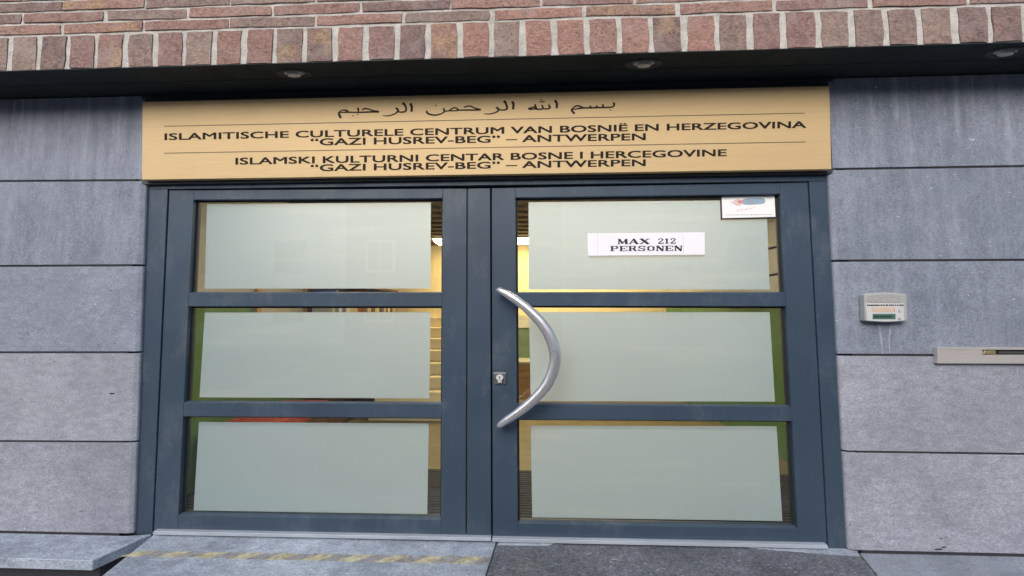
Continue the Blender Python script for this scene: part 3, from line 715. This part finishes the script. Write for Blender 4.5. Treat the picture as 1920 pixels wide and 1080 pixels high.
# small white stickers / plates on the glass
mp_ = thing('notice_plate', 'white plate reading MAX 212 PERSONEN on the top right frosted pane', 'sign', tuple(W(1212,459,0.068)))
MB().prism(quad([(1101.5,438),(1321,436),(1321,478),(1102.5,480)], 0.068), 0.062, 0.072).build('plate', M['white'], mp_, bevel=0.0015)
for (x0,y0,x1,y1) in ((1120,439.5,1120.9,478.5), (1281,438,1281.9,477)):
    MB().prism(quad([(x0,y0),(x1,y0),(x1,y1),(x0,y1)], 0.0615), 0.0614, 0.0619).build('tape_edge', plain('tape_edge_grey', (0.62,0.62,0.70), 0.5), mp_)
GL = {  # slab-serif capitals in a unit cell: thick and thin strokes
 'M': [((.12,0),(.16,1),.10),((.16,1),(.5,.12),.20),((.5,.12),(.84,1),.10),((.84,1),(.88,0),.20),((0,.04),(.26,.04),.11),((.72,.04),(1,.04),.11),((.0,.96),(.24,.96),.11),((.78,.96),(1,.96),.11)],
 'A': [((.12,0),(.5,1),.11),((.48,1),(.86,0),.22),((.25,.32),(.72,.32),.10),((0,.04),(.28,.04),.11),((.68,.04),(1,.04),.11)],
 'X': [((.12,0),(.84,1),.10),((.14,1),(.86,0),.22),((0,.04),(.28,.04),.11),((.68,.04),(1,.04),.11),((0,.96),(.3,.96),.11),((.7,.96),(1,.96),.11)],
 '2': [((.10,.74),(.22,.94),.16),((.22,.94),(.5,1),.12),((.5,1),(.80,.92),.14),((.80,.92),(.86,.72),.20),((.86,.72),(.1,.1),.14),((.06,.06),(.94,.06),.16),((.94,.06),(.96,.26),.10)],
 '1': [((.5,0),(.5,1),.24),((.22,.82),(.5,.97),.12),((.2,.04),(.8,.04),.11)],
 'P': [((.22,0),(.22,1),.20),((0,.04),(.5,.04),.11),((0,.96),(.7,.96),.11),((.7,.96),(.92,.74),.16),((.92,.74),(.7,.5),.16),((.7,.48),(.25,.48),.10)],
 'E': [((.22,0),(.22,1),.20),((0,.04),(.92,.04),.11),((0,.96),(.92,.96),.11),((.25,.5),(.65,.5),.10),((.92,.04),(.92,.3),.10),((.92,.96),(.92,.72),.10),((.65,.38),(.65,.62),.09)],
 'R': [((.20,0),(.20,1),.20),((0,.04),(.42,.04),.11),((0,.96),(.66,.96),.11),((.66,.96),(.84,.76),.16),((.84,.76),(.66,.54),.16),((.66,.52),(.22,.52),.10),((.55,.52),(.86,.04),.20),((.78,.04),(1,.04),.11)],
 'S': [((.86,.80),(.66,.95),.12),((.70,.96),(.34,.96),.11),((.36,.96),(.14,.80),.13),((.14,.82),(.20,.58),.16),((.18,.60),(.80,.42),.15),((.80,.44),(.86,.20),.16),((.86,.20),(.62,.04),.13),((.64,.04),(.30,.04),.11),((.32,.04),(.12,.20),.12),((.88,.98),(.88,.70),.09),((.10,.02),(.10,.32),.09)],
 'O': [((.12,.5),(.25,.85),.22),((.25,.88),(.5,.97),.12),((.5,.97),(.75,.88),.12),((.75,.85),(.88,.5),.22),((.88,.5),(.75,.15),.22),((.75,.12),(.5,.03),.12),((.5,.03),(.25,.12),.12),((.25,.15),(.12,.5),.22)],
 'N': [((.16,0),(.16,1),.11),((.16,1),(.84,0),.22),((.84,0),(.84,1),.11),((0,.04),(.34,.04),.11),((0,.96),(.3,.96),.11),((.66,.96),(1,.96),.11)],
}
def slab_text(word_, px0, px1, pyb, pyb2, cap, Y, mat, parent):
    mb = MB(); n = len(word_); cw = (px1-px0)/n; kk = 0
    for i, ch in enumerate(word_):
        for (a, b_, w_) in GL[ch]:
            kk += 1; dx, dy = (b_[0]-a[0])*cw, (b_[1]-a[1])*cap; l = math.hypot(dx, dy); nx, ny = -dy/l, dx/l
            hh = (w_*cw*0.95 if abs(dy) > 2.5*abs(dx) else w_*cap*0.85 if abs(dy) < 0.25*abs(dx) else w_*(cw+cap)*0.5)/2*1.28
            bx = px0+cw*i+cw*0.04; s_ = 0.92
            c4 = [(a[0]*cw*s_+nx*hh, a[1]*cap+ny*hh), (a[0]*cw*s_-nx*hh, a[1]*cap-ny*hh), (b_[0]*cw*s_-nx*hh, b_[1]*cap-ny*hh), (b_[0]*cw*s_+nx*hh, b_[1]*cap+ny*hh)]
            vs_ = []
            for (u, v_) in c4:
                X_ = bx+u; yb = pyb+(pyb2-pyb)*((X_-px0)/(px1-px0))
                yy = Y-kk*0.000008; q = W(X_, yb-v_, yy); vs_.append((q.x, yy, q.z))
            mb.add(vs_, [(0,1,2,3)])
    return mb.build('lettering', mat, parent)
YP = 0.0612
M['ink_blue'] = plain('blue_black_ink', (0.012, 0.014, 0.03), 0.6)
slab_text('MAX', 1157, 1219, 457.8, 457.3, 9.5, YP, M['ink_blue'], mp_)
slab_text('212', 1233, 1268, 457, 456.6, 9.5, YP, M['ink_blue'], mp_)
slab_text('PERSONEN', 1143.5, 1280.5, 470.8, 470.2, 9.3, YP, M['ink_blue'], mp_)

sk_ = thing('sticker', 'small white sticker with blue and red emblem in the top right corner of the pane', 'sticker', tuple(W(1403,388,0.07)))
MB().prism(quad([(1350,366.5),(1456,365),(1456.5,410),(1351.5,412)], 0.070), 0.0665, 0.0715).build('backing', M['rubber'], sk_)
MB().prism(quad([(1353,369),(1452,366.5),(1454,406.5),(1354.5,409)], 0.066), 0.0655, 0.0664).build('card', M['paper'], sk_)
def blob(cx, cy, a, b_, rot, mat, Y, name='emblem', n=20, pw=1.0):
    pts_ = []
    for k in range(n):
        t_ = 2*math.pi*k/n; ca, sa = math.cos(t_), math.sin(t_)
        ux = a*math.copysign(abs(ca)**pw, ca); uy = b_*math.copysign(abs(sa)**pw, sa)
        pts_.append(XZ(cx+ux*math.cos(rot)-uy*math.sin(rot), cy+ux*math.sin(rot)+uy*math.cos(rot), Y))
    return MB().prism(pts_, Y, Y+0.0003).build(name, mat, sk_)
blob(1413, 377.5, 22, 6.2, -0.05, M['blue'], 0.0650, pw=0.55)
blob(1384, 379.5, 9, 6.5, 0.0, M['pinkprint'], 0.0645)
blob(1388, 378.5, 5, 3.0, 0.0, M['red'], 0.0642)
blob(1374, 380, 5, 1.4, 0.3, M['pinkprint'], 0.0642)
for (x, y, a) in ((1384,394.5,4),(1391,393.5,3),(1399,392.5,4),(1407,391,3.4),(1414,388.5,2)):
    blob(x, y, a, 1.1, -0.35, M['pinkprint'], 0.0645, 'emblem_script', 8)
rs = random.Random(4); x = 1359
while x < 1448:
    l = rs.uniform(1.2, 3.2); blob(x+l/2, 403.0-(x-1359)*0.008, l/2, rs.uniform(.7,1.2), 0, M['greyprint'], 0.0645, 'small_print', 6); x += l+0.8

# ------------------------------------------------------------------ intercom
ic = thing('intercom', 'silver intercom with speaker grille and two name labels on the right stone wall', 'intercom', tuple(W(1659,605,-0.02)))
def arcbox(x0, x1, yt, yb, bulge_t, bulge_b, Y, n=10, skew=0):
    top = [XZ(x0+(x1-x0)*k/n, yt-bulge_t*math.sin(math.pi*k/n), Y) for k in range(n+1)]
    bot = [XZ(x1+skew-(x1-x0)*k/n, yb+bulge_b*math.sin(math.pi*k/n), Y) for k in range(n+1)]
    return top+bot
MB().prism(arcbox(1618,1697.5,551.5,602,3.2,2.2,-0.035,skew=2), -0.046, -0.001).build('housing', M['silver'], ic, bevel=0.008, seg=3)
MB().prism(arcbox(1627,1690,555,567.5,2.2,0.2,-0.048), -0.048, -0.0462).build('speaker_grille', M['grille'], ic, bevel=0.001)
MB().prism(arcbox(1624,1694,568.3,601,0,2.0,-0.048,skew=1.5), -0.0485, -0.0462).build('faceplate', M['silver_white'], ic, bevel=0.0015)
rs = random.Random(9); x = 1625.5; mb = MB()
while x < 1694:
    l = rs.uniform(2.0, 4.6); mb.prism(quad([(x,571),(x+l,571),(x+l,573.6),(x,573.6)], -0.0487), -0.0489, -0.0486); x += l+rs.choice((0.7,0.7,1.6))
mb.build('print_line', M['ink'], ic)
lb1 = MB().prism(quad([(1634.5,576.5),(1678,576.5),(1678,585),(1634.5,585)], -0.0487), -0.0497, -0.0486).build('name_label', M['label_beige'], ic, bevel=0.0008)
lb1['label'] = 'beige name label'
lb2 = MB().prism(quad([(1636,588.5),(1679,588.5),(1679,598.5),(1636,598.5)], -0.0487), -0.0497, -0.0486).build('name_label', M['label_green'], ic, bevel=0.0008)
lb2['label'] = 'dark green name label'
rs = random.Random(2); x = 1639; mb = MB()
while x < 1670:
    l = rs.uniform(1.4, 3.4); mb.prism(quad([(x,592.3),(x+l,592.3),(x+l,595),(x,595)], -0.0498), -0.05, -0.04975); x += l+0.8
mb.build('label_print', M['ink'], lb2)
MB().prism(quad([(1675.5,578),(1677.5,578),(1677.5,584.5),(1675.5,584.5)], -0.0498), -0.0500, -0.04975).build('label_mark', M['red'], lb1)
for y in (584.5, 598):
    MB().prism(quad([(1683.5,y-1.6),(1689,y-1.6),(1688.6,y+1.6),(1684,y+1.6)], -0.0487), -0.0515, -0.0486).build('call_button', M['grille'], ic, bevel=0.0008)
    MB().prism(quad([(1684,y-3.6),(1688.5,y-3.6),(1688.5,y-2.8),(1684,y-2.8)], -0.0487), -0.0489, -0.0486).build('bell_mark', M['red'] if y > 590 else M['ink'], ic)

# ------------------------------------------------------------------ letter plate
lp = thing('letter_plate', 'wide beige metal letter plate with slot on the right stone wall', 'letterbox', tuple(W(1900,667,-0.02)))
x1p = W(2140,667,-0.02).x
a = XZ(1757,651.5,-0.026); b_ = XZ(1758.5,681.5,-0.026); zt = a[1]; zb = b_[1]
c_ = XZ(1843,656,-0.028); d = XZ(1843,665.5,-0.028); xs0 = c_[0]; xs1 = x1p-(xs0-a[0])
# plate in four strips round the real slot
MB().prism([(a[0],zt),(x1p,zt),(x1p,c_[1]),(a[0],c_[1])], -0.026, -0.001).build('plate', M['letterplate'], lp, bevel=0.0015)
MB().prism([(a[0],d[1]),(x1p,d[1]),(x1p,zb),(b_[0],zb)], -0.026, -0.001).build('plate', M['letterplate'], lp, bevel=0.0015)
MB().prism([(a[0],c_[1]),(xs0,c_[1]),(xs0,d[1]),(a[0],d[1])], -0.0255, -0.001).build('plate', M['letterplate'], lp)
MB().prism([(xs1,c_[1]),(x1p,c_[1]),(x1p,d[1]),(xs1,d[1])], -0.0255, -0.001).build('plate', M['letterplate'], lp)
MB().prism([(xs0,c_[1]),(xs1,c_[1]),(xs1,d[1]),(xs0,d[1])], -0.008, -0.0005).build('slot', M['rubber'], lp)
e1 = XZ(1867,661,-0.022)[0]
MB().prism([(xs0+.004,d[1]+.004),(xs0+0.012,c_[1]-.006),(e1,c_[1]-.004),(e1,d[1]+.004)], -0.024, -0.010).build('brass_end', M['brass'], lp, bevel=0.003, seg=2)
e2 = XZ(1875,661,-0.022)[0]
MB().prism([(e2,d[1]+.006),(e2,c_[1]-.010),(xs1-.01,c_[1]-.010),(xs1-.01,d[1]+.006)], -0.016, -0.010).build('flap', plain('dull_flap_metal', (0.10,0.11,0.10), 0.4, 0.5), lp, bevel=0.002)

# ------------------------------------------------------------------ the room behind the glass
XL, XR, YB, ZC = -2.66, 2.40, 4.80, 2.62
struct(MB().box(XL-0.1, XR+0.1, 1.16, YB+0.1, -0.10, 0.0).build('interior_floor', M['floor']))
struct(MB().box(XL-0.1, XR+0.1, 0.15, 1.155, -0.10, -0.012).build('mat_well', M['joint']))
for nme, x0, x1 in (('interior_wall', XL-0.1, XL), ('interior_wall', XR, XR+0.1)):
    struct(MB().box(x0, x1, 0.305, YB, 0, 1.46).build(nme, M['green'])); struct(MB().box(x0, x1, 0.305, YB, 1.462, ZC).build(nme, M['greywall']))
struct(MB().box(XL-0.1, XR+0.1, YB+0.002, YB+0.1, 0.001, ZC).build('interior_back_wall', M['cream']))
struct(MB().box(XL-0.1, XR+0.1, 0.305, YB+0.1, ZC+0.002, ZC+0.1).build('interior_ceiling', M['ceiling']))
cs = thing('slatted_ceiling', 'dark brown slatted ceiling seen through the clear strips of glass', 'ceiling')
for k in range(16):
    y = 0.45 + k*0.27
    MB().box(XL+0.02, XR-0.02, y, y+0.13, ZC-0.03, ZC+0.001).build('slat', M['ceiling'], cs)
lm = thing('ceiling_lamp', 'warm lit ceiling lamp deep inside the entrance hall', 'lamp', (0.25, 4.1, ZC-0.05))
MB().box(-1.55, 1.9, 3.95, 4.35, ZC-0.075, ZC-0.035).build('diffuser', M['lamp'], lm)
MB().box(-1.58, 1.93, 3.92, 4.38, ZC-0.0345, ZC-0.031).build('housing', M['greycab'], lm)
l2 = thing('fill_lamp', 'unseen linear fill lamp added inside the double door to brighten the upper panes', 'lamp', (0.1, 0.72, 2.40))
MB().box(-1.9, 1.5, 0.66, 0.78, 2.370, 2.395).build('diffuser', M['lamp_fill'], l2)  # added lamp, hidden from the camera, brightens the upper frosted film from behind
MB().box(-1.93, 1.53, 0.65, 0.79, 2.3955, 2.415).build('housing', M['greycab'], l2)
for x_ in (-1.4, 1.0): MB().box(x_, x_+0.01, 0.715, 0.725, 2.4155, ZC-0.031).build('rod', M['greycab'], l2)
dm = thing('door_mat', 'dark ribbed entrance mat just inside the double door', 'mat', (0,0.6,0))
MB().box(XL+0.05, XR-0.05, 0.16, 1.15, -0.0115, -0.006).build('mat_base', M['mat'], dm)
for k in range(24): MB().box(XL+0.06, XR-0.06, 0.17+k*0.041, 0.17+k*0.041+0.022, -0.0055, 0.0).build('rib', M['mat'], dm)
sr = thing('staircase', 'cream steps climbing at the back of the entrance hall', 'stairs', (-1.4,3.0,0))
for k in range(9):
    MB().box(-2.1, -1.05, 2.75+k*0.21, 4.79, 0.165*k+0.001*(k>0)+0.001, 0.165*(k+1)).build('step', M['cream'], sr, bevel=0.008)
ch = thing('wooden_chest', 'low orange wooden chest against the back wall of the hall', 'chest', (0.5,4.4,0))
MB().box(-0.95, 1.7, 4.15, 4.78, 0.001, 0.56).build('body', M['wood'], ch, bevel=0.005)
MB().box(-0.98, 1.73, 4.12, 4.79, 0.562, 0.60).build('top', M['greycab'], ch, bevel=0.005)
gb = thing('display_panel', 'grey-green display panel standing on the chest in the hall', 'panel', (0.1,4.7,0.6))
MB().box(-0.5, 0.55, 4.70, 4.74, 0.602, 1.12).build('board', plain('grey_green_board', (0.16,0.24,0.17), 0.7, 0, 0.2), gb)
MB().box(-0.5, 0.55, 4.69, 4.75, 1.122, 1.34).build('header', M['whitebook'], gb)
rd = thing('bench', 'red cushioned bench along the left wall inside', 'bench', (-2.35,1.1,0))
MB().box(-2.62, -2.12, 0.62, 1.75, 0.36, 0.48).build('seat', M['redcloth'], rd, bevel=0.03, seg=3)
MB().box(-2.60, -2.14, 0.64, 1.73, 0.10, 0.358).build('base', M['darkwood'], rd)
for y in (0.70, 1.60):
    for x_ in (-2.55, -2.25): MB().box(x_, x_+0.06, y, y+0.06, 0.001, 0.099).build('leg', M['darkwood'], rd)
bs = thing('bookcase', 'dark bookcase with coloured binders on the left wall inside', 'bookcase', (-2.5,3.2,0))
MB().box(-2.655, -2.62, 2.2, 4.6, 0.002, 2.0).build('back_panel', M['darkwood'], bs)
for z in (0.05, 0.5, 0.95, 1.32, 1.75): MB().box(-2.618, -2.32, 2.2, 4.6, z, z+0.03).build('shelf', M['darkwood'], bs)
rs = random.Random(21); y = 2.24
bms = [M['bluebook'], M['whitebook'], M['darkwood'], M['greywall'], M['redcloth'], M['whitebook'], M['greywall']]
while y < 4.5:
    wv = rs.uniform(0.05, 0.13)
    for z in (0.532, 0.982, 1.352): MB().box(-2.60, -2.35, y, y+wv, z, z+rs.uniform(0.26,0.34)).build('binder', rs.choice(bms), bs)
    y += wv+0.008
gc = thing('wall_cabinet', 'grey wall cabinet with stacked doors on the right wall inside', 'cabinet', (2.3,1.4,1.5))
for k in range(3):
    MB().box(2.24, 2.396, 0.6, 2.6, 1.50+k*0.25, 1.50+k*0.25+0.235).build('cabinet_door', M['greycab'], gc, bevel=0.006)
nb = thing('notice_board', 'brown framed notice board on the left wall inside', 'notice board', (-2.64,1.8,1.5))
MB().box(-2.655, -2.635, 1.35, 2.1, 1.15, 1.95).build('board', M['greywall'], nb)
MB().box(-2.657, -2.625, 1.28, 1.349, 1.1, 2.0).build('frame', M['wood'], nb); MB().box(-2.657, -2.625, 2.101, 2.17, 1.1, 2.0).build('frame', M['wood'], nb)
struct(MB().box(-2.9, 2.7, 0.12, 0.30, 2.26, 2.72).build('interior_header_wall', M['greywall']))

# ------------------------------------------------------------------ the far side of the street (mirrored in the panes)
M['farcream'] = plain('far_cream_render', (0.42, 0.40, 0.35), 0.9, 0, 0.15)
for (x0, x1, h, mt, lab, cols, wm) in [(-34, -9.02, 6.7, M['farwhite'], 'low white row house across the street mirrored in the left panes', (-31,-27,-22,-17.5,-12.5), M['farglass']),
        (-9, 1.5, 8.2, M['farbrick'], 'tall brown brick house across the street mirrored near the door middle', (-8,-4.6,-1.4), M['farglass']),
        (1.52, 12.0, 7.1, M['farcream'], 'low cream house across the street mirrored in the right panes', (3,6.2,9.3), M['farglass']),
        (12.02, 34, 7.4, M['farbrick'], 'broad brown brick house across the street at the far right', (14,18,23,28), M['farglass'])]:
    fb = thing('house', lab, 'house', ((x0+x1)/2,-17,0))
    MB().box(x0, x1, -22, -17, -0.185, h).build('wall', mt, fb)
    MB().box(x0, x1, -22.2, -16.8, h+0.002, h+0.25).build('roof_edge', M['farframe'], fb)
    for x in cols:
        for z in (0.9, 3.3):
            wn = MB().box(x, x+1.5, -16.99, -16.90, z, z+1.6).build('window', M['farwhite'] if mt == M['farbrick'] else M['farframe'], fb)
            MB().box(x+0.12, x+0.72, -16.895, -16.88, z+0.12, z+1.48).build('pane', wm, wn)
            MB().box(x+0.78, x+1.38, -16.895, -16.88, z+0.12, z+1.48).build('pane', wm, wn)
